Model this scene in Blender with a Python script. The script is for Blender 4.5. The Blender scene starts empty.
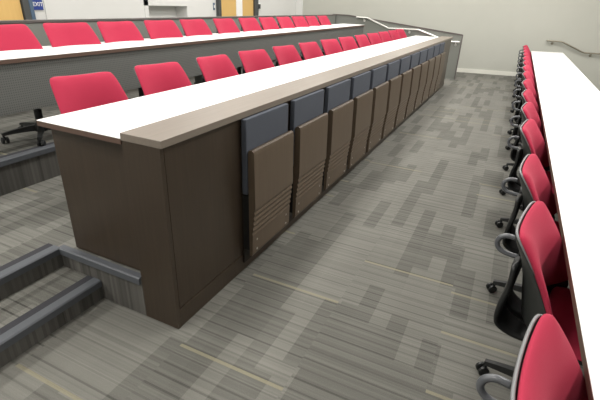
import bpy, bmesh, math, random
from mathutils import Vector, Matrix
random.seed(7)
PI = math.pi
S = bpy.context.scene
COL = S.collection

# ------------------------------------------------------------------ materials
class NT:
    def __init__(s, name):
        s.m = bpy.data.materials.new(name); s.m.use_nodes = True
        s.t = s.m.node_tree; s.n = s.t.nodes; s.l = s.t.links
        s.b = s.n['Principled BSDF']
    def node(s, typ, **kw):
        n = s.n.new(typ)
        for k, v in kw.items(): setattr(n, k, v)
        return n
    def put(s, sock, v):
        if hasattr(v, 'is_linked') or hasattr(v, 'links'): s.l.new(v, sock)
        else: sock.default_value = v
    def math(s, op, a, b=0.0, c=0.0):
        n = s.node('ShaderNodeMath', operation=op)
        s.put(n.inputs[0], a); s.put(n.inputs[1], b); s.put(n.inputs[2], c)
        return n.outputs[0]
    def xyz(s):
        tc = s.node('ShaderNodeTexCoord'); sp = s.node('ShaderNodeSeparateXYZ')
        s.l.new(tc.outputs['Object'], sp.inputs[0])
        return sp.outputs[0], sp.outputs[1], sp.outputs[2]
    def comb(s, x, y, z=0.0):
        n = s.node('ShaderNodeCombineXYZ')
        s.put(n.inputs[0], x); s.put(n.inputs[1], y); s.put(n.inputs[2], z)
        return n.outputs[0]
    def white(s, x, y, z=0.0):
        n = s.node('ShaderNodeTexWhiteNoise', noise_dimensions='3D')
        s.l.new(s.comb(x, y, z), n.inputs['Vector']); return n.outputs['Value']
    def noise(s, vec, scale=1.0, detail=2.0):
        n = s.node('ShaderNodeTexNoise'); s.l.new(vec, n.inputs['Vector'])
        n.inputs['Scale'].default_value = scale; n.inputs['Detail'].default_value = detail
        return n.outputs[0]
    def mix(s, f, a, b):
        n = s.node('ShaderNodeMix', data_type='RGBA')
        s.put(n.inputs[0], f); s.put(n.inputs[6], a); s.put(n.inputs[7], b)
        return n.outputs[2]
    def bump(s, h, strength=.3, dist=.002):
        n = s.node('ShaderNodeBump'); n.inputs['Strength'].default_value = strength
        n.inputs['Distance'].default_value = dist
        s.l.new(h, n.inputs['Height']); s.l.new(n.outputs[0], s.b.inputs['Normal'])
    def fin(s, col, rough=.5, spec=.5, metal=0.0):
        s.put(s.b.inputs['Base Color'], col); s.put(s.b.inputs['Roughness'], rough)
        s.b.inputs['Specular IOR Level'].default_value = spec
        s.b.inputs['Metallic'].default_value = metal
        return s.m
def rgb(r, g, b):   # sRGB 0-255
    f = lambda c: (c/255/12.92) if c/255 <= .04045 else ((c/255+.055)/1.055)**2.4
    return (f(r), f(g), f(b), 1)

def plain(name, c, rough=.5, spec=.5, metal=0.0, nz=.06, scale=30):
    t = NT(name); tc = t.node('ShaderNodeTexCoord')
    n = t.noise(tc.outputs['Object'], scale, 3)
    dark = tuple(x*(1-nz) for x in c[:3])+(1,); lite = tuple(min(1, x*(1+nz)) for x in c[:3])+(1,)
    return t.fin(t.mix(n, dark, lite), rough, spec, metal)

def carpet(name):
    t = NT(name); x, y, z = t.xyz()
    # planks running along the rows
    def planks(w, L, seed):
        i = t.math('FLOOR', t.math('DIVIDE', x, w))
        off = t.white(i, seed, 1.0)
        j = t.math('FLOOR', t.math('ADD', t.math('DIVIDE', y, L), t.math('MULTIPLY', off, 7.0)))
        return t.white(i, j, seed)
    a = planks(.10, .56, 3.0); b = planks(.2, 1.2, 8.0)
    # fine pin lines across the rows, broken at tile joints
    ti = t.math('FLOOR', t.math('DIVIDE', t.math('SUBTRACT', x, .085), .598))
    li = t.math('FLOOR', t.math('DIVIDE', y, .021))
    ln = t.white(ti, li, 5.0)
    li2 = t.math('FLOOR', t.math('DIVIDE', y, .0085))
    ln2 = t.white(ti, li2, 6.0)
    l3 = t.math('DIVIDE', t.math('ADD', y, t.math('MULTIPLY', t.white(ti, 1.0, 21.0), .012)), .068)
    f3 = t.math('SUBTRACT', l3, t.math('FLOOR', l3))
    dk = t.math('MULTIPLY', t.math('LESS_THAN', f3, .16), t.math('ADD', .5, t.math('MULTIPLY', t.white(ti, t.math('FLOOR', l3), 22.0), .9)))
    v = t.math('ADD', t.math('MULTIPLY', t.math('LESS_THAN', a, .38), -.19), 1.0)
    v = t.math('ADD', v, t.math('MULTIPLY', t.math('SUBTRACT', b, .5), .07))
    v = t.math('ADD', v, t.math('MULTIPLY', t.math('SUBTRACT', a, .5), .06))
    v = t.math('ADD', v, t.math('MULTIPLY', dk, -.22))
    v = t.math('ADD', v, t.math('ADD', t.math('MULTIPLY', t.math('SUBTRACT', ln2, .5), .16), t.math('MULTIPLY', t.math('SUBTRACT', ln, .5), .12)))
    tc = t.node('ShaderNodeTexCoord')
    nz = t.noise(tc.outputs['Object'], 260, 2)
    v = t.math('ADD', v, t.math('MULTIPLY', t.math('SUBTRACT', nz, .5), .5))
    base = t.node('ShaderNodeVectorMath', operation='SCALE')
    base.inputs[0].default_value = (.176, .173, .155)
    t.l.new(v, base.inputs['Scale'])
    # one straw-coloured dash in some tiles
    tj = t.math('FLOOR', t.math('DIVIDE', y, .30))
    fy = t.math('SUBTRACT', t.math('DIVIDE', y, .30), tj)
    r1 = t.white(ti, tj, 11.0); r2 = t.white(ti, tj, 12.0)
    d = t.math('ABSOLUTE', t.math('SUBTRACT', fy, t.math('ADD', t.math('MULTIPLY', r1, .8), .1)))
    on = t.math('MULTIPLY', t.math('LESS_THAN', d, .032), t.math('LESS_THAN', r2, .24))
    on = t.math('MULTIPLY', on, t.math('ADD', t.math('MULTIPLY', nz, 1.1), .12))
    col = t.mix(on, base.outputs[0], (.275, .255, .175, 1))
    t.bump(nz, .4, .004)
    return t.fin(col, .95, .1)

def carpet_riser(name, c):
    t = NT(name); x, y, z = t.xyz()
    h = t.math('ADD', x, y)
    i = t.math('FLOOR', t.math('DIVIDE', h, .017)); a = t.white(i, 2.0)
    i2 = t.math('FLOOR', t.math('DIVIDE', h, .09)); b = t.white(i2, 4.0)
    v = t.math('ADD', t.math('ADD', t.math('MULTIPLY', a, .45), t.math('MULTIPLY', b, .45)), .55)
    base = t.node('ShaderNodeVectorMath', operation='SCALE')
    base.inputs[0].default_value = c
    t.l.new(v, base.inputs['Scale'])
    return t.fin(base.outputs[0], .95, .1)

def wood(name, c1, c2, rough, spec=.5, axis='z', sc=1.0):
    t = NT(name); x, y, z = t.xyz()
    if axis == 'z': vec = t.comb(t.math('MULTIPLY', x, 60), t.math('MULTIPLY', y, 60), t.math('MULTIPLY', z, 3))
    else: vec = t.comb(t.math('MULTIPLY', x, 60), t.math('MULTIPLY', y, 3), t.math('MULTIPLY', z, 60))
    n = t.noise(vec, sc, 5); tc = t.node('ShaderNodeTexCoord')
    n2 = t.noise(tc.outputs['Object'], 2.2, 2)
    f = t.math('ADD', t.math('MULTIPLY', n, .75), t.math('MULTIPLY', n2, .25))
    return t.fin(t.mix(f, c1, c2), rough, spec)

def fabric(name, c, weave=900, amt=.25):
    t = NT(name); tc = t.node('ShaderNodeTexCoord')
    n = t.noise(tc.outputs['Object'], weave, 1); n2 = t.noise(tc.outputs['Object'], 9, 2)
    f = t.math('ADD', t.math('MULTIPLY', n, .7), t.math('MULTIPLY', n2, .3))
    d = tuple(x*(1-amt) for x in c[:3])+(1,); l = tuple(min(1, x*(1+amt)) for x in c[:3])+(1,)
    t.bump(n, .25, .001)
    t.b.inputs['Sheen Weight'].default_value = .04
    t.b.inputs['Sheen Roughness'].default_value = .5
    return t.fin(t.mix(f, d, l), .8, .12)

def perforated(name, c, hole):
    t = NT(name); x, y, z = t.xyz(); p = .017
    def fr(a): return t.math('SUBTRACT', t.math('FRACT', t.math('DIVIDE', a, p)), .5)
    fy, fz = fr(y), fr(z)
    r = t.math('SQRT', t.math('ADD', t.math('MULTIPLY', fy, fy), t.math('MULTIPLY', fz, fz)))
    return t.fin(t.mix(t.math('LESS_THAN', r, .27), c, hole), .5, .35)

M = {}
M['carpet'] = carpet('grey_plank_carpet')
M['riser'] = carpet_riser('grey_carpet_on_risers', (.098, .094, .086))
M['nosing'] = plain('charcoal_rubber', rgb(82, 85, 90), .55, .4)
M['nosing_tread'] = plain('dark_grit_strip', rgb(58, 58, 62), .8, .2, nz=.2, scale=200)
M['white_wall'] = plain('white_wall_paint', (.68, .68, .66, 1), .8, .2, nz=.015, scale=4)
M['grey_wall'] = plain('warm_grey_wall_paint', (.475, .478, .43, 1), .8, .2, nz=.02, scale=4)
M['ceiling'] = plain('white_ceiling_tile', (.80, .80, .78, 1), .9, .1)
M['laminate'] = plain('white_laminate', (.86, .86, .85, 1), .38, .4, nz=.006, scale=6)
M['wood'] = wood('dark_walnut_veneer', rgb(50, 42, 34), rgb(72, 61, 50), .38, .45)
M['wood_ledge_sheen'] = wood('walnut_painted_sheen', rgb(110, 101, 92), rgb(136, 126, 115), .40, .5, axis='y')  # same walnut as the desk; ceiling sheen painted in as a paler colour
M['wood_seat'] = wood('walnut_seat_veneer', rgb(78, 66, 54), rgb(104, 90, 75), .42, .45)
M['edge_brown'] = plain('brown_edge_band', rgb(92, 72, 62), .5, .4)
M['kick'] = plain('black_toe_kick', rgb(40, 34, 28), .5, .4)
M['pad'] = fabric('slate_blue_upholstery', rgb(79, 83, 92), 700, .12)
M['red'] = fabric('crimson_upholstery', (.42, .031, .068, 1), 900, .14)
M['black'] = plain('black_plastic', rgb(29, 30, 30), .42, .45)
M['shell'] = plain('charcoal_shell_plastic', rgb(52, 54, 52), .45, .45)
M['rim'] = plain('grey_plastic_rim', rgb(122, 122, 124), .4, .5)
M['arm'] = plain('dark_grey_arm_plastic', rgb(92, 94, 98), .3, .6)
M['steel'] = plain('brushed_steel', rgb(200, 198, 192), .35, .5, 1.0, nz=.03)
M['bright'] = plain('satin_aluminium', rgb(226, 225, 220), .3, .5, .6, nz=.02)
M['bronze'] = plain('satin_nickel_rail', rgb(150, 144, 130), .35, .5, .8, nz=.03)
M['grey_panel'] = plain('grey_guard_laminate', rgb(128, 130, 124), .5, .4, nz=.03)
M['guard_cap'] = plain('grey_guard_cap', rgb(98, 92, 90), .4, .5)
M['perf'] = perforated('perforated_grey_panel', rgb(104, 105, 102), rgb(80, 81, 79))
M['door_wood'] = wood('light_maple_door', rgb(206, 166, 98), rgb(222, 186, 120), .45, .4)
M['door_frame'] = plain('dark_grey_door_frame', rgb(72, 74, 74), .5, .4)
M['frame_blue'] = plain('steel_blue_edge', rgb(78, 98, 120), .4, .5)
M['sign_blue'] = plain('blue_sign_face', rgb(48, 68, 140), .4, .4, nz=.02)
M['sign_white'] = plain('white_sign_letters', rgb(240, 240, 238), .5, .3, nz=.01)
M['trim'] = plain('cream_baseboard', (.72, .715, .65, 1), .6, .3, nz=.02)

# ------------------------------------------------------------------ mesh helpers
def link(name, bm, mats, parent=None, smooth=False):
    me = bpy.data.meshes.new(name)
    bmesh.ops.recalc_face_normals(bm, faces=bm.faces)
    bm.to_mesh(me); bm.free()
    if not isinstance(mats, (list, tuple)): mats = [mats]
    for m in mats: me.materials.append(m)
    if smooth:
        for p in me.polygons: p.use_smooth = True
    o = bpy.data.objects.new(name, me); COL.objects.link(o)
    if parent: o.parent = parent
    return o
def box(bm, x0, x1, y0, y1, z0, z1, bev=0.0, mat=0):
    vs = [bm.verts.new(p) for p in ((x0,y0,z0),(x1,y0,z0),(x1,y1,z0),(x0,y1,z0),(x0,y0,z1),(x1,y0,z1),(x1,y1,z1),(x0,y1,z1))]
    fs = [bm.faces.new([vs[i] for i in f]) for f in ((3,2,1,0),(4,5,6,7),(0,1,5,4),(1,2,6,5),(2,3,7,6),(3,0,4,7))]
    for f in fs: f.material_index = mat
    if bev > 0:
        es = list({e for f in fs for e in f.edges})
        bmesh.ops.bevel(bm, geom=es, offset=bev, segments=2, affect='EDGES', profile=.6)
    return fs
def prism(bm, pts, z0, z1, side_mat=0, top_mat=0):
    lo = [bm.verts.new((x, y, z0)) for x, y in pts]; hi = [bm.verts.new((x, y, z1)) for x, y in pts]
    f = bm.faces.new(hi); f.material_index = top_mat
    f = bm.faces.new(lo[::-1]); f.material_index = side_mat
    n = len(pts)
    for i in range(n):
        f = bm.faces.new((lo[i], lo[(i+1) % n], hi[(i+1) % n], hi[i])); f.material_index = side_mat
def profile_y(bm, pts, y0, y1, mat=0):       # closed x,z outline pushed along y
    a = [bm.verts.new((x, y0, z)) for x, z in pts]; b = [bm.verts.new((x, y1, z)) for x, z in pts]
    n = len(pts); bm.faces.new(a).material_index = mat; bm.faces.new(b[::-1]).material_index = mat
    for i in range(n): bm.faces.new((a[i], b[i], b[(i+1) % n], a[(i+1) % n])).material_index = mat
def tube(bm, path, r, seg=10, caps=True, closed=False):
    path = [Vector(p) for p in path]; n = len(path); rings = []
    rr = r if isinstance(r, (list, tuple)) else [r]*n
    ref = None
    for i, p in enumerate(path):
        if closed: d = path[(i+1) % n]-path[i-1]
        else: d = path[min(i+1, n-1)]-path[max(i-1, 0)]
        d.normalize()
        if ref is None:
            ref = Vector((0,0,1)) if abs(d.z) < .9 else Vector((1,0,0))
        a = d.cross(ref).normalized(); b = a.cross(d).normalized(); ref = b
        rings.append([bm.verts.new(p+(a*math.cos(2*PI*k/seg)+b*math.sin(2*PI*k/seg))*rr[i]) for k in range(seg)])
    for i in range(n if closed else n-1):
        A, B = rings[i], rings[(i+1) % n]
        for k in range(seg): bm.faces.new((A[k], A[(k+1) % seg], B[(k+1) % seg], B[k]))
    if caps and not closed: bm.faces.new(rings[0][::-1]); bm.faces.new(rings[-1])
def lathe(bm, prof, seg=16, mat=None):        # prof: list of (r,z); optional matrix
    rings = []
    for r, z in prof:
        if r < 1e-5:
            v = Vector((0, 0, z)); rings.append([bm.verts.new(mat @ v if mat else v)])
        else:
            rg = []
            for k in range(seg):
                v = Vector((r*math.cos(2*PI*k/seg), r*math.sin(2*PI*k/seg), z)); rg.append(bm.verts.new(mat @ v if mat else v))
            rings.append(rg)
    for A, B in zip(rings, rings[1:]):
        if len(A) == 1 and len(B) == 1: continue
        for k in range(seg):
            k2 = (k+1) % seg
            if len(A) == 1: bm.faces.new((A[0], B[k], B[k2]))
            elif len(B) == 1: bm.faces.new((A[k], A[k2], B[0]))
            else: bm.faces.new((A[k], A[k2], B[k2], B[k]))
    for R in (rings[0], rings[-1]):
        if len(R) > 2: bm.faces.new(R)
def catmull(pts, n=6):
    P = [Vector(p) for p in pts]; out = []
    for i in range(len(P)-1):
        a, b, c, d = P[max(i-1, 0)], P[i], P[i+1], P[min(i+2, len(P)-1)]
        for k in range(n):
            s = k/n
            out.append(.5*((2*b)+(c-a)*s+(2*a-5*b+4*c-d)*s*s+(3*b-a-3*c+d)*s**3))
    out.append(P[-1]); return out
def struct(name, bm, mats, parent=None, smooth=False):
    o = link(name, bm, mats, parent, smooth)
    if not parent: o['kind'] = 'structure'
    return o
def thing(name, label, cat, loc=(0,0,0), rz=0.0, group=None):
    o = bpy.data.objects.new(name, None); COL.objects.link(o)
    o.location = loc; o.rotation_euler = (0, 0, rz); o.empty_display_size = .1
    o['label'] = label; o['category'] = cat
    if group: o['group'] = group
    return o
def tag(o, label, cat, group=None):
    o['label'] = label; o['category'] = cat
    if group: o['group'] = group
    return o
B = bmesh.new
def one(name, mats, parent, *a, **k):
    bm = B(); box(bm, *a, **k); return link(name, bm, mats, parent)

# ------------------------------------------------------------------ setting
XW = -4.75                      # back wall of the room (behind the top row)
XR = 7.0; YN = -4.5; CEIL = 3.9
wy = lambda x: 11.87+.2*x       # the far wall stands at an angle to the rows
T = .25                         # height of one tier
XS, XK, XR2 = -.56, -.87, -1.86 # step edge, first tier edge, second tier edge
GY = 10.3                       # guard at the far aisle

def clipped(x0, x1, y0): return [(x0, y0), (x1, y0), (x1, wy(x1)), (x0, wy(x0))]
bm = B(); prism(bm, [(XW, YN), (2.45, YN), (2.45, wy(2.45)), (XW, wy(XW))], -.4, 0, 1, 0)
struct('floor', bm, [M['carpet'], M['riser']])
bm = B(); prism(bm, clipped(2.45, XR, YN), -.6, -T, 1, 0)
struct('floor', bm, [M['carpet'], M['riser']])
# first tier: full depth behind the kerb, set back in the near aisle
bm = B(); prism(bm, [(XR2, YN), (XK, YN), (XK, .0), (-.2265, .0), (-.2265, .0455), (-.06, .0455), (-.06, 9.15), (-.62, 9.15), (-.62, GY), (XR2, GY)], 0, T, 1, 0)
struct('floor', bm, [M['carpet'], M['riser']])
bm = B(); prism(bm, [(XK, YN), (XS, YN), (XS, -.001), (XK, -.001)], 0, T/2, 1, 0)
struct('floor', bm, [M['carpet'], M['riser']])
bm = B(); prism(bm, [(-.62, 9.16), (-.31, 9.16), (-.31, GY), (-.62, GY)], 0, T/2, 1, 0)
struct('floor', bm, [M['carpet'], M['riser']])
bm = B(); prism(bm, clipped(XW, XR2, YN), 0, 2*T, 1, 0)
struct('floor', bm, [M['carpet'], M['riser']])
bm = B(); prism(bm, [(XR2, YN), (XR2+.31, YN), (XR2+.31, 0), (XR2, 0)], T, 1.5*T, 1, 0)
struct('floor', bm, [M['carpet'], M['riser']])
# stair nosings: an L of rubber, gritty tread strip and smooth lip
tn = [0]
def nosing(x, y0, y1, z):
    tn[0] += 1; bm = B()
    profile_y(bm, [(x-.095, z), (x-.095, z+.006), (x-.045, z+.006), (x-.045, z)], y0, y1, 1)
    profile_y(bm, [(x-.045, z), (x-.045, z+.009), (x+.004, z+.009), (x+.012, z+.003), (x+.012, z-.034), (x+.001, z-.034), (x+.001, z)], y0, y1, 0)
    struct('trim_%d' % tn[0], bm, [M['nosing'], M['nosing_tread']])
nosing(XS, YN, -.004, T/2); nosing(XK, YN, 0, T); nosing(XR2, .0, GY, 2*T); nosing(XR2+.31, YN, -.004, 1.5*T)
nosing(XR2, YN, -.0, 2*T)
tn[0] += 1; bm = B()             # kerb strip along the end of the first tier
for a in ([(0, 0), (0, .009), (-.049, .009), (-.049, 0)],):
    pts = [(-.012, T-.034), (-.012, T+.003), (-.004, T+.009), (.03, T+.009), (.03, T), (-.001, T), (-.001, T-.034)]
    A = [bm.verts.new((XK, y, z)) for y, z in pts]; C_ = [bm.verts.new((-.232, y, z)) for y, z in pts]
    n = len(pts); bm.faces.new(A); bm.faces.new(C_[::-1])
    for i in range(n): bm.faces.new((A[i], C_[i], C_[(i+1) % n], A[(i+1) % n]))
struct('trim_%d' % tn[0], bm, M['nosing'])

# far wall, slanting
bm = B(); prism(bm, [(XW-.3, wy(XW-.3)), (XR, wy(XR)), (XR, wy(XR)+.2), (XW-.3, wy(XW-.3)+.2)], -.6, CEIL)
struct('wall_far', bm, M['grey_wall'])
bm = B(); prism(bm, [(-.9, wy(-.9)-.02), (2.45, wy(2.45)-.02), (2.45, wy(2.45)-.001), (-.9, wy(-.9)-.001)], 0, .105)
struct('baseboard_far', bm, M['trim'])
bm = B(); prism(bm, [(XW+.002, wy(XW)-.02), (XW+.2, wy(XW+.2)-.03), (XW+.2, wy(XW+.2)-.002), (XW+.002, wy(XW)-.002)], .5, CEIL-.01)
tn[0] += 1; struct('trim_%d' % tn[0], bm, M['white_wall'])
# back wall with the recess
bm = B()
N0, N1, NZ = 4.95, 6.0, 1.467
box(bm, XW-.3, XW, YN, N0, 0, CEIL); box(bm, XW-.3, XW, N1, wy(XW), 0, CEIL)
box(bm, XW-.3, XW, N0, N1, NZ, CEIL); box(bm, XW-.3, XW, N0, N1, 0, .9); box(bm, XW-.3, XW-.27, N0, N1, .9, NZ)
struct('wall_back', bm, M['white_wall'])
bm = B(); box(bm, XW-.002, XW+.012, 4.86, 4.95, .5, 1.56); box(bm, XW-.002, XW+.012, 4.86, 6.1, NZ, 1.56)
box(bm, XW-.002, XW+.012, 6.0, 6.1, .5, NZ); tn[0] += 1
struct('trim_%d' % tn[0], bm, M['white_wall'])
bm = B(); box(bm, XW, XW+.015, 2.96, 3.02, .5, CEIL-.01); tn[0] += 1
struct('trim_%d' % tn[0], bm, M['white_wall'])
bm = B(); box(bm, XR, XR+.2, YN, wy(XR)+.2, -.6, CEIL); struct('wall_right', bm, M['grey_wall'])
bm = B(); box(bm, XW-.3, XR+.2, YN-.2, YN, -.6, CEIL); struct('wall_near', bm, M['white_wall'])
bm = B(); box(bm, XW-.3, XR+.2, YN-.2, wy(XR)+.2, CEIL, CEIL+.1); struct('ceiling', bm, M['ceiling'])
# doors in the back wall
DZ = 2.62
d1 = one('door_1', M['door_wood'], None, XW+.002, XW+.04, 1.62, 2.60, .5, DZ); d1['kind'] = 'structure'
bm = B(); box(bm, XW+.001, XW+.07, 2.615, 2.70, .5, DZ+.07, .004); box(bm, XW+.001, XW+.07, 1.5, 1.6, .5, DZ+.07, .004); box(bm, XW+.001, XW+.07, 1.6, 2.615, DZ+.01, DZ+.07)
link('door_frame', bm, M['door_frame'], d1)
bm = B(); box(bm, XW+.001, XW+.075, 2.70, 2.755, .5, DZ+.07, .004); link('frame_edge', bm, M['frame_blue'], d1)
bm = B(); tube(bm, [(XW+.04, 1.70, 1.5), (XW+.1, 1.70, 1.5), (XW+.1, 1.82, 1.5)], .011); link('door_handle', bm, M['steel'], d1)
d2 = thing('door_2', '', ''); del d2['label'], d2['category']; d2['kind'] = 'structure'
one('door_leaf', M['door_wood'], d2, XW+.002, XW+.04, 7.08, 7.70, .5, DZ)
one('door_leaf', M['door_wood'], d2, XW+.002, XW+.04, 7.96, 8.46, .5, DZ)
one('white_panel', M['sign_white'], d2, XW+.002, XW+.05, 7.705, 7.955, .5, DZ)
bm = B(); box(bm, XW+.001, XW+.08, 6.98, 7.07, .5, DZ+.08); box(bm, XW+.001, XW+.08, 8.47, 8.64, .5, DZ+.08); box(bm, XW+.001, XW+.08, 7.07, 8.47, DZ+.01, DZ+.08)
link('door_frame', bm, M['door_frame'], d2)
# EXIT sign
sg = thing('exit_sign', 'blue wall sign reading EXIT beside the left wooden door', 'sign', (XW, 2.86, 1.36))
one('sign_plate', M['sign_blue'], sg, .002, .014, -.075, .075, .03, .34, bev=.003)
cu = bpy.data.curves.new('exit_letters', 'FONT'); cu.body = 'EXIT'; cu.size = .072; cu.extrude = .0015
cu.align_x = 'CENTER'; cu.offset = .0006
tmp = bpy.data.objects.new('tmp', cu); COL.objects.link(tmp)
dg = bpy.context.evaluated_depsgraph_get(); me = bpy.data.meshes.new_from_object(tmp.evaluated_get(dg))
bpy.data.objects.remove(tmp)
me.transform(Matrix(((0,0,1,.0158),(1,0,0,0),(0,1,0,.078),(0,0,0,1))))
me.materials.clear(); me.materials.append(M['sign_white'])
lo = bpy.data.objects.new('letters', me); COL.objects.link(lo); lo.parent = sg
# wall boxes by the double doors
sw = thing('wall_switch', 'small dark switch box on the white wall right of the double doors', 'switch', (XW, 8.80, 1.42))
one('back_plate', M['sign_white'], sw, .001, .008, -.07, .05, 0, .15, bev=.002)
one('cover', M['door_frame'], sw, .008, .04, -.055, .015, .015, .12, bev=.004)
pl = thing('wall_plate', 'small grey plate on the white wall left of the double doors', 'plate', (XW, 6.90, 1.40))
one('face', M['frame_blue'], pl, .001, .01, -.03, .03, 0, .14, bev=.002)
one('rocker', M['sign_white'], pl, .010, .016, -.012, .012, .04, .10, bev=.001)

# ------------------------------------------------------------------ main desk
H = 1.06; L = 9.17; ZW = 1.034
dk = thing('lecture_desk', 'long dark walnut desk with white top and raised brown ledge, fold-up seats on its front', 'desk', (0,0,0))
bm = B(); box(bm, -.806, -.226, -.004, L, ZW-.004, ZW, .0015); link('worktop', bm, M['laminate'], dk)
bm = B(); box(bm, -.806, -.226, -.004, L, ZW-.030, ZW-.0045); link('worktop_edge', bm, M['edge_brown'], dk)
bm = B(); box(bm, -.225, .016, -.004, L+.004, H-.036, H, .002); link('ledge', bm, M['wood_ledge_sheen'], dk)
bm = B(); box(bm, -.225, .002, 0, .022, 0, H-.0365, .001); link('end_post', bm, M['wood'], dk)
bm = B(); box(bm, -.05, -.010, .0225, L-.01, .1155, .1215); box(bm, -.05, -.010, .0225, .0298, .1216, H-.037); link('shadow_gap', bm, M['kick'], dk)
bm = B(); box(bm, -.05, -.003, .030, L, .122, H-.037, .002); link('front_panel', bm, M['wood'], dk)
bm = B(); box(bm, -.05, .002, .0225, L, .001, .115, .002); link('base_board', bm, M['wood'], dk)
bm = B(); box(bm, -.778, -.227, .045, .075, T+.011, ZW-.031, .001); link('end_panel', bm, M['wood'], dk)
bm = B(); box(bm, -.778, -.055, L-.05, L-.02, T+.011, ZW-.031); link('end_panel', bm, M['wood'], dk)
for k in range(1, 6):
    bm = B(); box(bm, -.62, -.055, L*k/6-.015, L*k/6+.015, T+.001, ZW-.031); link('support_panel', bm, M['wood'], dk)
bm = B(); box(bm, -.225, -.052, .022, .045, T+.01, H-.037); box(bm, -.226, -.2, .045, L, ZW-.031, H-.037)
link('ledge_riser', bm, M['wood'], dk)

# fold-up seats on the desk front
W_ = .52
def make_fold():
    t = thing('folding_seat', '', 'seat')
    one('mount_plate', M['kick'], t, .001, .012, .01, W_-.01, .06, .98)
    one('back_pad', M['pad'], t, .012, .047, 0, W_, .56, 1.022, bev=.007)
    # seat flipped up: slab with wavy ridges low on its underside
    out = [(.052, .83)]
    front = []
    front.append((.060, .842)); front.append((.078, .846)); front.append((.090, .838)); front.append((.094, .82))
    front.append((.098, .60)); front.append((.100, .50))
    for k in range(5):
        for i in range(8):
            w = (k*8+i)/40; front.append((.100-.018*w-.0032*(1-math.cos(2*PI*i/8)), .47-.19*w))
    front += [(.080, .26), (.078, .145), (.072, .132), (.055, .130)]
    prof = out+front
    bm = B(); profile_y(bm, prof, .006, W_-.006); o = link('seat_panel', bm, M['wood_seat'], t)
    for (y, z) in ((.06, .235), (.06, .165), (W_-.06, .235), (W_-.06, .165)):
        bm = B(); lathe(bm, [(0, 0), (.009, 0), (.008, .003), (0, .0045)], 10, Matrix.Translation((.0775, y, z)) @ Matrix.Rotation(PI/2, 4, 'Y'))
        link('screw', bm, M['steel'], o)
    for y in (.004, W_-.022):
        bm = B(); box(bm, .012, .052, y+.004, y+.016, .17, .55, .003); link('hinge_arm', bm, M['black'], t)
    return t
def children(o): return [c for c in ALL if c.parent == o]
def copy_tree(src, parent=None):
    c = src.copy(); COL.objects.link(c); c.parent = parent
    for ch in children(src): copy_tree(ch, c)
    return c
ORD = ['first', 'second', 'third', 'fourth', 'fifth', 'sixth', 'seventh', 'eighth', 'ninth', 'tenth', 'eleventh', 'twelfth', 'thirteenth', 'fourteenth', 'fifteenth']
fs = make_fold(); ALL = list(COL.objects)
for k in range(12):
    o = fs if k == 0 else copy_tree(fs)
    o.location = (0, .632+.612*k, 0)
    o['group'] = 'fold-up seats along the desk front'
    o['label'] = ('fold-up seat on the desk front nearest the steps, slate pad above dark wood' if k == 0 else
                  'farthest fold-up seat on the desk front, beside the far aisle' if k == 11 else
                  'fold-up seat with slate pad on the desk front, %s from the near end' % ORD[k])

# ------------------------------------------------------------------ back desk (turned a little from the front one)
RB = math.radians(1.4)
bd = thing('lecture_desk', 'rear white-topped desk with hanging perforated grey panel on the upper tier', 'desk', (-1.87, 0, 2*T), RB)
YB0, YB1 = .04, 9.35; ZB = .687
bm = B(); box(bm, -.55, 0, YB0, YB1, ZB-.004, ZB, .0015); link('worktop', bm, M['laminate'], bd)
bm = B(); box(bm, -.55, 0, YB0, YB1, ZB-.032, ZB-.0045); link('worktop_edge', bm, M['edge_brown'], bd)
bm = B(); box(bm, -.034, -.018, YB0+.01, YB1-.01, .305, ZB-.033, .001); link('modesty_panel', bm, M['perf'], bd)
for y in (YB0+.03, 3.05, 5.55, YB1-.03):
    bm = B(); box(bm, -.30, -.05, y-.015, y+.015, .02, ZB-.033, .002); box(bm, -.32, -.05, y-.03, y+.03, .0, .02, .002)
    link('leg', bm, M['grey_panel'], bd)

# ------------------------------------------------------------------ right desk
rd = thing('lecture_desk', 'wide white-topped desk at the right, with red chairs drawn up along it', 'desk', (0,0,0))
XA, XB, ZR = 1.686, 2.405, .74
def rend(x, d=0.0): return 11.30+.36*(x-XA)-d
bm = B(); prism(bm, [(XA, -2.2), (XB, -2.2), (XB, rend(XB)), (XA, rend(XA))], ZR-.004, ZR); link('worktop', bm, M['laminate'], rd)
bm = B(); prism(bm, [(XA, -2.2), (XB, -2.2), (XB, rend(XB)), (XA, rend(XA))], ZR-.034, ZR-.0045); link('worktop_edge', bm, M['edge_brown'], rd)
bm = B(); box(bm, XB-.06, XB-.02, -2.18, 11.28, .0, ZR-.035); link('front_panel', bm, M['wood'], rd)
for y in (-2.15, 1.66, 4.12, 6.6, 9.8, 11.25):
    bm = B(); box(bm, XA+.38, XB-.061, y-.015, y+.015, .0, ZR-.035); link('support_panel', bm, M['wood'], rd)

# ------------------------------------------------------------------ guards and rails
gd = thing('guard_wall', 'long grey guard wall running behind the rear row of chairs', 'guard wall', (-3.1, 0, 2*T), math.radians(.8))
bm = B(); box(bm, -.05, 0, .0, GY-.02, 0, .835); link('guard_panel', bm, M['grey_panel'], gd)
bm = B(); box(bm, -.06, .012, -.006, GY-.02, .8355, .860, .003); link('top_cap', bm, M['guard_cap'], gd)
eg = thing('guard_wall', 'grey sloping guard wall closing the far end of the rows', 'guard wall', (0, GY, 0))
top = [(-3.33, 1.372), (-2.88, 1.372), (.085, 1.068)]
bm = B()
lowp = [(.085, 0), (-.31, 0), (-.31, T/2), (-.62, T/2), (-.62, T), (XR2, T), (XR2, 2*T), (-3.33, 2*T)]
profile_y(bm, [(x, z-.026) for x, z in top]+lowp, 0.002, .06); link('guard_panel', bm, M['grey_panel'], eg)
bm = B(); profile_y(bm, top+[(x, z-.0255) for x, z in top[::-1]], -.012, .074); link('top_cap', bm, M['guard_cap'], eg)
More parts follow.
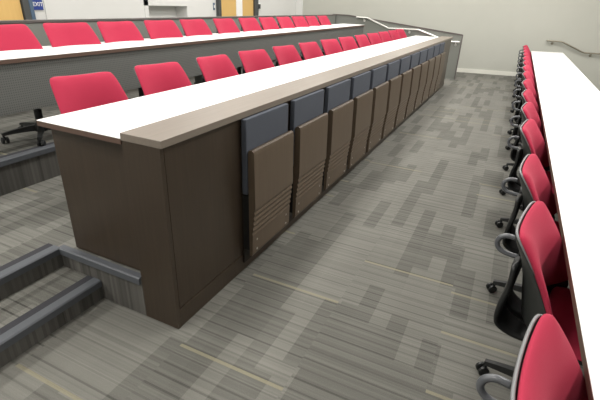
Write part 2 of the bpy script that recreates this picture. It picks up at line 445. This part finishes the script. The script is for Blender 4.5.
bm = B(); box(bm, .0855, .105, -.006, .066, 0, 1.06, .002); link('end_post', bm, M['guard_cap'], eg)
# handrail on that guard
hr = thing('handrail', 'bright metal handrail with bends on the grey sloping guard wall', 'handrail', (0, GY, 0))
path = [(-2.63, -.075, 1.325), (-2.33, -.075, 1.325), (-1.74, -.075, 1.105), (-.97, -.075, 1.115), (-.46, -.075, .965), (-.12, -.075, .895), (.06, -.075, .895)]
bm = B(); tube(bm, path, .021, 10); link('rail', bm, M['bright'], hr)
for i, (x, z) in enumerate([(-2.42, 1.325), (-1.2, 1.112), (-.03, .895)]):
    bm = B(); tube(bm, [(x, -.075, z-.018), (x, -.075, z-.06), (x, 0.0, z-.075)], .009, 8)
    lathe(bm, [(0, 0), (.03, 0), (.03, .008), (0, .008)], 12, Matrix.Translation((x, 0.001, z-.075)) @ Matrix.Rotation(PI/2, 4, 'X'))
    link('bracket', bm, M['bright'], hr)
# handrail on the far wall
ang = math.atan(.2)
hw = thing('handrail', 'brown metal handrail sloping down on the far wall beyond the right desk', 'handrail', (0, wy(0), 0), ang)
cs = 1/math.cos(ang)
pp = [(2.00, .958), (2.05, .958), (2.34, .955), (2.40, .94), (2.88, .735), (2.96, .715), (3.9, .71), (4.0, .69), (4.8, .34)]
bm = B(); tube(bm, [(x*cs, -.075, z) for x, z in pp], .019, 10); link('rail', bm, M['bronze'], hw)
for x, z in ((2.16, .957), (3.12, .713), (4.4, .515)):
    bm = B(); tube(bm, [(x*cs, -.075, z-.015), (x*cs, -.072, z-.05), (x*cs, -.004, z-.062)], .009, 8)
    lathe(bm, [(0, 0), (.032, 0), (.032, .008), (0, .008)], 12, Matrix.Translation((x*cs, -.001, z-.062)) @ Matrix.Rotation(PI/2, 4, 'X'))
    link('bracket', bm, M['bronze'], hw)

# ------------------------------------------------------------------ task chair (faces +x, origin on the floor under the column)
def bpos(a, b, off=0.0, grow=0.0):
    """point on the backrest: a -1..1 across, b 0..1 upwards, off = towards the sitter"""
    bb = max(b, 0)
    hw_ = (.260-.040*bb**1.2)+grow
    z = .505+.368*b+.013*bb*abs(a)**2.5
    xc = -.185-.108*(bb**.85)+.02*math.sin(PI*bb)
    x = xc+(.012+.130*max(0, 1-b)**.9)*abs(a)**2.0
    return Vector((x+off*.88, a*hw_, z+off*.45))
def rounded(u, v, c=.075, n=7):
    k = c*(abs(u)*abs(v))**n
    return u*(1-k), v*(1-k)
def pillow(bm, f, nu=18, nv=14, th=.03, back=0.0, pw=5):
    F, K = [], []
    for j in range(nv+1):
        fr, kr = [], []
        for i in range(nu+1):
            # sample denser near the rim
            u = math.sin((i/nu*2-1)*PI/2*.999); v = math.sin((j/nv*2-1)*PI/2*.999)
            e = max(abs(u), abs(v)); h = (1-min(1, e)**pw)**.6 if e < .9999 else 0
            p, q = rounded(u, v)
            edge = i in (0, nu) or j in (0, nv)
            a = bm.verts.new(f(p, q, th*h)); fr.append(a)
            kr.append(a if edge else bm.verts.new(f(p, q, -back*h)))
        F.append(fr); K.append(kr)
    for j in range(nv):
        for i in range(nu):
            bm.faces.new((F[j][i], F[j][i+1], F[j+1][i+1], F[j+1][i]))
            q = [K[j][i], K[j+1][i], K[j+1][i+1], K[j][i+1]]
            try: bm.faces.new(q)
            except ValueError: pass
def make_chair():
    t = thing('task_chair', '', 'chair')
    bk = B(); pillow(bk, lambda p, q, o: bpos(p, (q+1)/2, o-.004, .004), 22, 18, .034, .026, 4)
    sh = B(); pillow(sh, lambda p, q, o: bpos(p, -.14+1.14*(q+1)/2, o-.022, -.006), 22, 18, .004, .016, 7)
    shell = link('backrest_shell', sh, M['shell'], t, True)
    link('backrest_cushion', bk, M['red'], t, True)
    # grey rim along the upper edge of the shell
    path = []
    for u, v in [(-1, .3), (-1, .5), (-1, .65), (-1, .80), (-1, .90), (-1, .96)]+[(-1+2*i/24, 1) for i in range(25)]+[(1, .96), (1, .90), (1, .80), (1, .65), (1, .5), (1, .3)]:
        p, q = rounded(u, v); path.append(bpos(p, (q+1)/2, -.019, -.007))
    bm = B(); tube(bm, path, [.0015, .003, .0042]+[.0050]*(len(path)-6)+[.0042, .003, .0015], 8); link('rim', bm, M['rim'], shell, True)
    # two curved uprights carry the shell from under the seat
    for s_ in (-1, 1):
        sp = catmull([(-.275, 0, .70), (-.272, 0, .60), (-.285, 0, .50), (-.275, 0, .415), (-.18, 0, .375), (-.04, 0, .385)], 5)
        bm = B(); rings = []
        for k, p in enumerate(sp):
            f = k/(len(sp)-1); w = .055+.03*math.sin(PI*min(1, f*1.2))
            d = (sp[min(k+1, len(sp)-1)]-sp[max(k-1, 0)]).normalized(); nrm = Vector((-d.z, 0, d.x))
            yc = s_*(.088-.02*f)
            rings.append([bm.verts.new(p+Vector((0, yc+sx*w, 0))+nrm*h) for sx, h in ((-1, -.006), (-.6, -.013), (.6, -.013), (1, -.006), (1, .006), (.6, .013), (-.6, .013), (-1, .006))])
        for A, C_ in zip(rings, rings[1:]):
            for k in range(8): bm.faces.new((A[k], A[(k+1) % 8], C_[(k+1) % 8], C_[k]))
        bm.faces.new(rings[0]); bm.faces.new(rings[-1][::-1]); link('upright', bm, M['black'], t, True)
    # loop handle behind the middle of the back
    lp = catmull([(-.308, 0, .760), (-.342, 0, .760), (-.366, 0, .745), (-.375, 0, .720), (-.366, 0, .695), (-.338, 0, .680), (-.282, 0, .677)], 6)
    bm = B(); tube(bm, lp, .011, 10); link('back_loop', bm, M['arm'], t, True)
    # seat
    def sf(p, q, o):     # p across, q front-back
        w = .245-.02*q*q; x = .025+q*.150
        dip = -.018*max(0, q)**3+.012*abs(p)**3
        return Vector((x, p*w, .462+dip+o))
    bm = B(); pillow(bm, sf, 14, 14, .028, .004); link('seat_cushion', bm, M['red'], t, True)
    bm = B(); pillow(bm, lambda p, q, o: sf(p*1.02, q*1.12-.10, o-.006), 14, 14, .001, .035, 8); link('seat_pan', bm, M['black'], t, True)
    bm = B(); box(bm, -.10, .10, -.075, .075, .375, .428, .012); link('tilt_mechanism', bm, M['black'], t)
    # column and base
    bm = B(); lathe(bm, [(0, .07), (.03, .07), (.03, .24), (.02, .24), (.02, .376), (0, .376)], 16); link('gas_column', bm, M['black'], t)
    bm = B(); lathe(bm, [(0, .062), (.05, .062), (.055, .08), (.05, .112), (.034, .13), (0, .13)], 18); link('hub', bm, M['black'], t)
    for k in range(5):
        a = 2*PI*k/5+PI
        R = Matrix.Rotation(a, 4, 'Z'); bm = B(); rings = []
        for x, w, z0, z1 in ((.035, .026, .07, .118), (.14, .022, .072, .108), (.24, .018, .066, .092), (.288, .017, .062, .082)):
            rings.append([bm.verts.new(R @ Vector(p)) for p in ((x, -w, z0), (x, w, z0), (x, w*.7, z1), (x, -w*.7, z1))])
        for A, C_ in zip(rings, rings[1:]):
            for q in range(4): bm.faces.new((A[q], A[(q+1) % 4], C_[(q+1) % 4], C_[q]))
        bm.faces.new(rings[0]); bm.faces.new(rings[-1][::-1])
        lg = link('leg', bm, M['black'], t)
        bm = B(); Q = R @ Matrix.Translation((.278, 0, .027)) @ Matrix.Rotation(.6+k*1.1, 4, 'Z')
        for s in (-1, 1):
            lathe(bm, [(0, 0), (.020, 0), (.0265, .004), (.0265, .016), (.020, .020), (0, .020)], 14,
                  Q @ Matrix.Translation((.012, s*.006, 0)) @ Matrix.Rotation(-s*PI/2, 4, 'X'))
        tube(bm, [Q @ Vector((.012, -.02, 0)), Q @ Vector((.012, .02, 0))], .006, 8)
        tube(bm, [Q @ Vector((.012, 0, .0)), Q @ Vector((0, 0, .022)), Q @ Vector((0, 0, .042))], .009, 8)
        link('caster', bm, M['black'], lg)
    return t
proto = make_chair(); ALL = list(COL.objects)
used = [False]
def put(x, y, z, rz, label, group):
    if not used[0]: o = proto; used[0] = True
    else: o = copy_tree(proto)
    o.location = (x, y, z); o.rotation_euler = (0, 0, rz); o['label'] = label; o['group'] = group
rnd = random.Random(3)
# middle row, behind the dark desk
NM = 13
TL = [.501, 1.216, 1.953, 2.69, 3.433, 4.154, 4.93, 5.69, 6.45, 7.21, 7.98, 8.72, 9.44]
for k in range(NM):
    yc = TL[k]+.185
    a = math.radians(-9+rnd.uniform(-3, 3)) if k not in (2,) else math.radians(-4)
    lab = ('red chair nearest the steps behind the dark wood desk' if k == 0 else
           'farthest red chair behind the dark wood desk, next to the sloping guard' if k == NM-1 else
           'red chair behind the dark wood desk, %s from the near end' % ORD[k])
    put(-1.37+.335*math.cos(a), yc+.335*math.sin(a)+.02, T, a, lab, 'red chairs behind the dark wood desk')
ys = [.87, 1.48, 2.07, 2.72, 3.35, 4.07, 4.74, 5.38, 6.03, 6.67, 7.32, 8.0]
for k, yc in enumerate(ys):
    a = math.radians(-4+rnd.uniform(-2, 2))
    lab = ('red chair at the rear desk, nearest end of the row and cut by the frame' if k == 0 else
           'farthest red chair at the rear desk by the handrail' if k == len(ys)-1 else
           'red chair at the rear perforated desk, %s from the near end' % ORD[k])
    put(-2.45-.036*yc+.335, yc, 2*T, a, lab, 'red chairs at the rear desk')
yr = [-.43, .42, 1.18, 2.16, 2.92, 3.70, 4.55, 5.4, 6.2, 7.0, 7.8, 8.6, 9.4, 10.2, 11.0]
for k, yc in enumerate(yr):
    a = math.radians(-8+rnd.uniform(-2, 2))
    lab = ('large red chair in the foreground at the right desk, cut by the frame' if k == 0 else
           'farthest red chair along the right white desk, near the far wall' if k == len(yr)-1 else
           'red chair along the left edge of the right white desk, %s from the camera' % ORD[k])
    put(1.792, yc, 0, a, lab, 'red chairs along the right desk')

# ------------------------------------------------------------------ light: rows of ceiling fittings
LP = {(-3.6, -2.2): 120, (-.9, -2.2): 74, (1.8, -2.2): 14, (4.6, -2.2): 42, (-3.6, 1.8): 62, (-.9, 1.8): 84, (1.8, 1.8): 68, (4.6, 1.8): 74,
      (-3.6, 5.8): 62, (-.9, 5.8): 92, (1.8, 5.8): 100, (4.6, 5.8): 90, (-3.6, 9.4): 44, (-.9, 9.4): 84, (1.8, 9.4): 92, (4.6, 9.4): 84}
for x in (-3.6, -.9, 1.8, 4.6):
    for y in (-2.2, 1.8, 5.8, 9.4):
        ld = bpy.data.lights.new('ceiling_lamp', 'AREA'); ld.shape = 'RECTANGLE'; ld.size = .6; ld.size_y = 2.4
        ld.energy = LP[(x, y)]; ld.color = (1, .975, .93)
        o = bpy.data.objects.new('ceiling_lamp', ld); COL.objects.link(o); o.location = (x, y, CEIL-.03)
w = bpy.data.worlds.new('world'); S.world = w; w.use_nodes = True
w.node_tree.nodes['Background'].inputs[0].default_value = (.9, .95, 1, 1); w.node_tree.nodes['Background'].inputs[1].default_value = .3

# ------------------------------------------------------------------ camera
q = dict(cx=1.30951605, cy=-1.33725569, cz=1.63022037, yaw=-0.4329925, pitch=-0.4380915, roll=0.0429424, f=422.4605449)
fw = Vector((math.sin(q['yaw'])*math.cos(q['pitch']), math.cos(q['yaw'])*math.cos(q['pitch']), math.sin(q['pitch'])))
rt = Vector((math.cos(q['yaw']), -math.sin(q['yaw']), 0)); up = rt.cross(fw)
r2 = rt*math.cos(q['roll'])+up*math.sin(q['roll']); u2 = -rt*math.sin(q['roll'])+up*math.cos(q['roll'])
cd = bpy.data.cameras.new('camera'); cam = bpy.data.objects.new('camera', cd); COL.objects.link(cam)
mw = Matrix((r2, u2, -fw)).transposed().to_4x4(); mw.translation = Vector((q['cx'], q['cy'], q['cz'])); cam.matrix_world = mw
cd.sensor_fit = 'HORIZONTAL'; cd.sensor_width = 36; cd.lens = q['f']/600*36; cd.clip_start = .02
S.camera = cam
vs = S.view_settings; vs.view_transform = 'Standard'; vs.look = 'None'; vs.gamma = 1; vs.exposure = 0.0; vs.use_curve_mapping = False
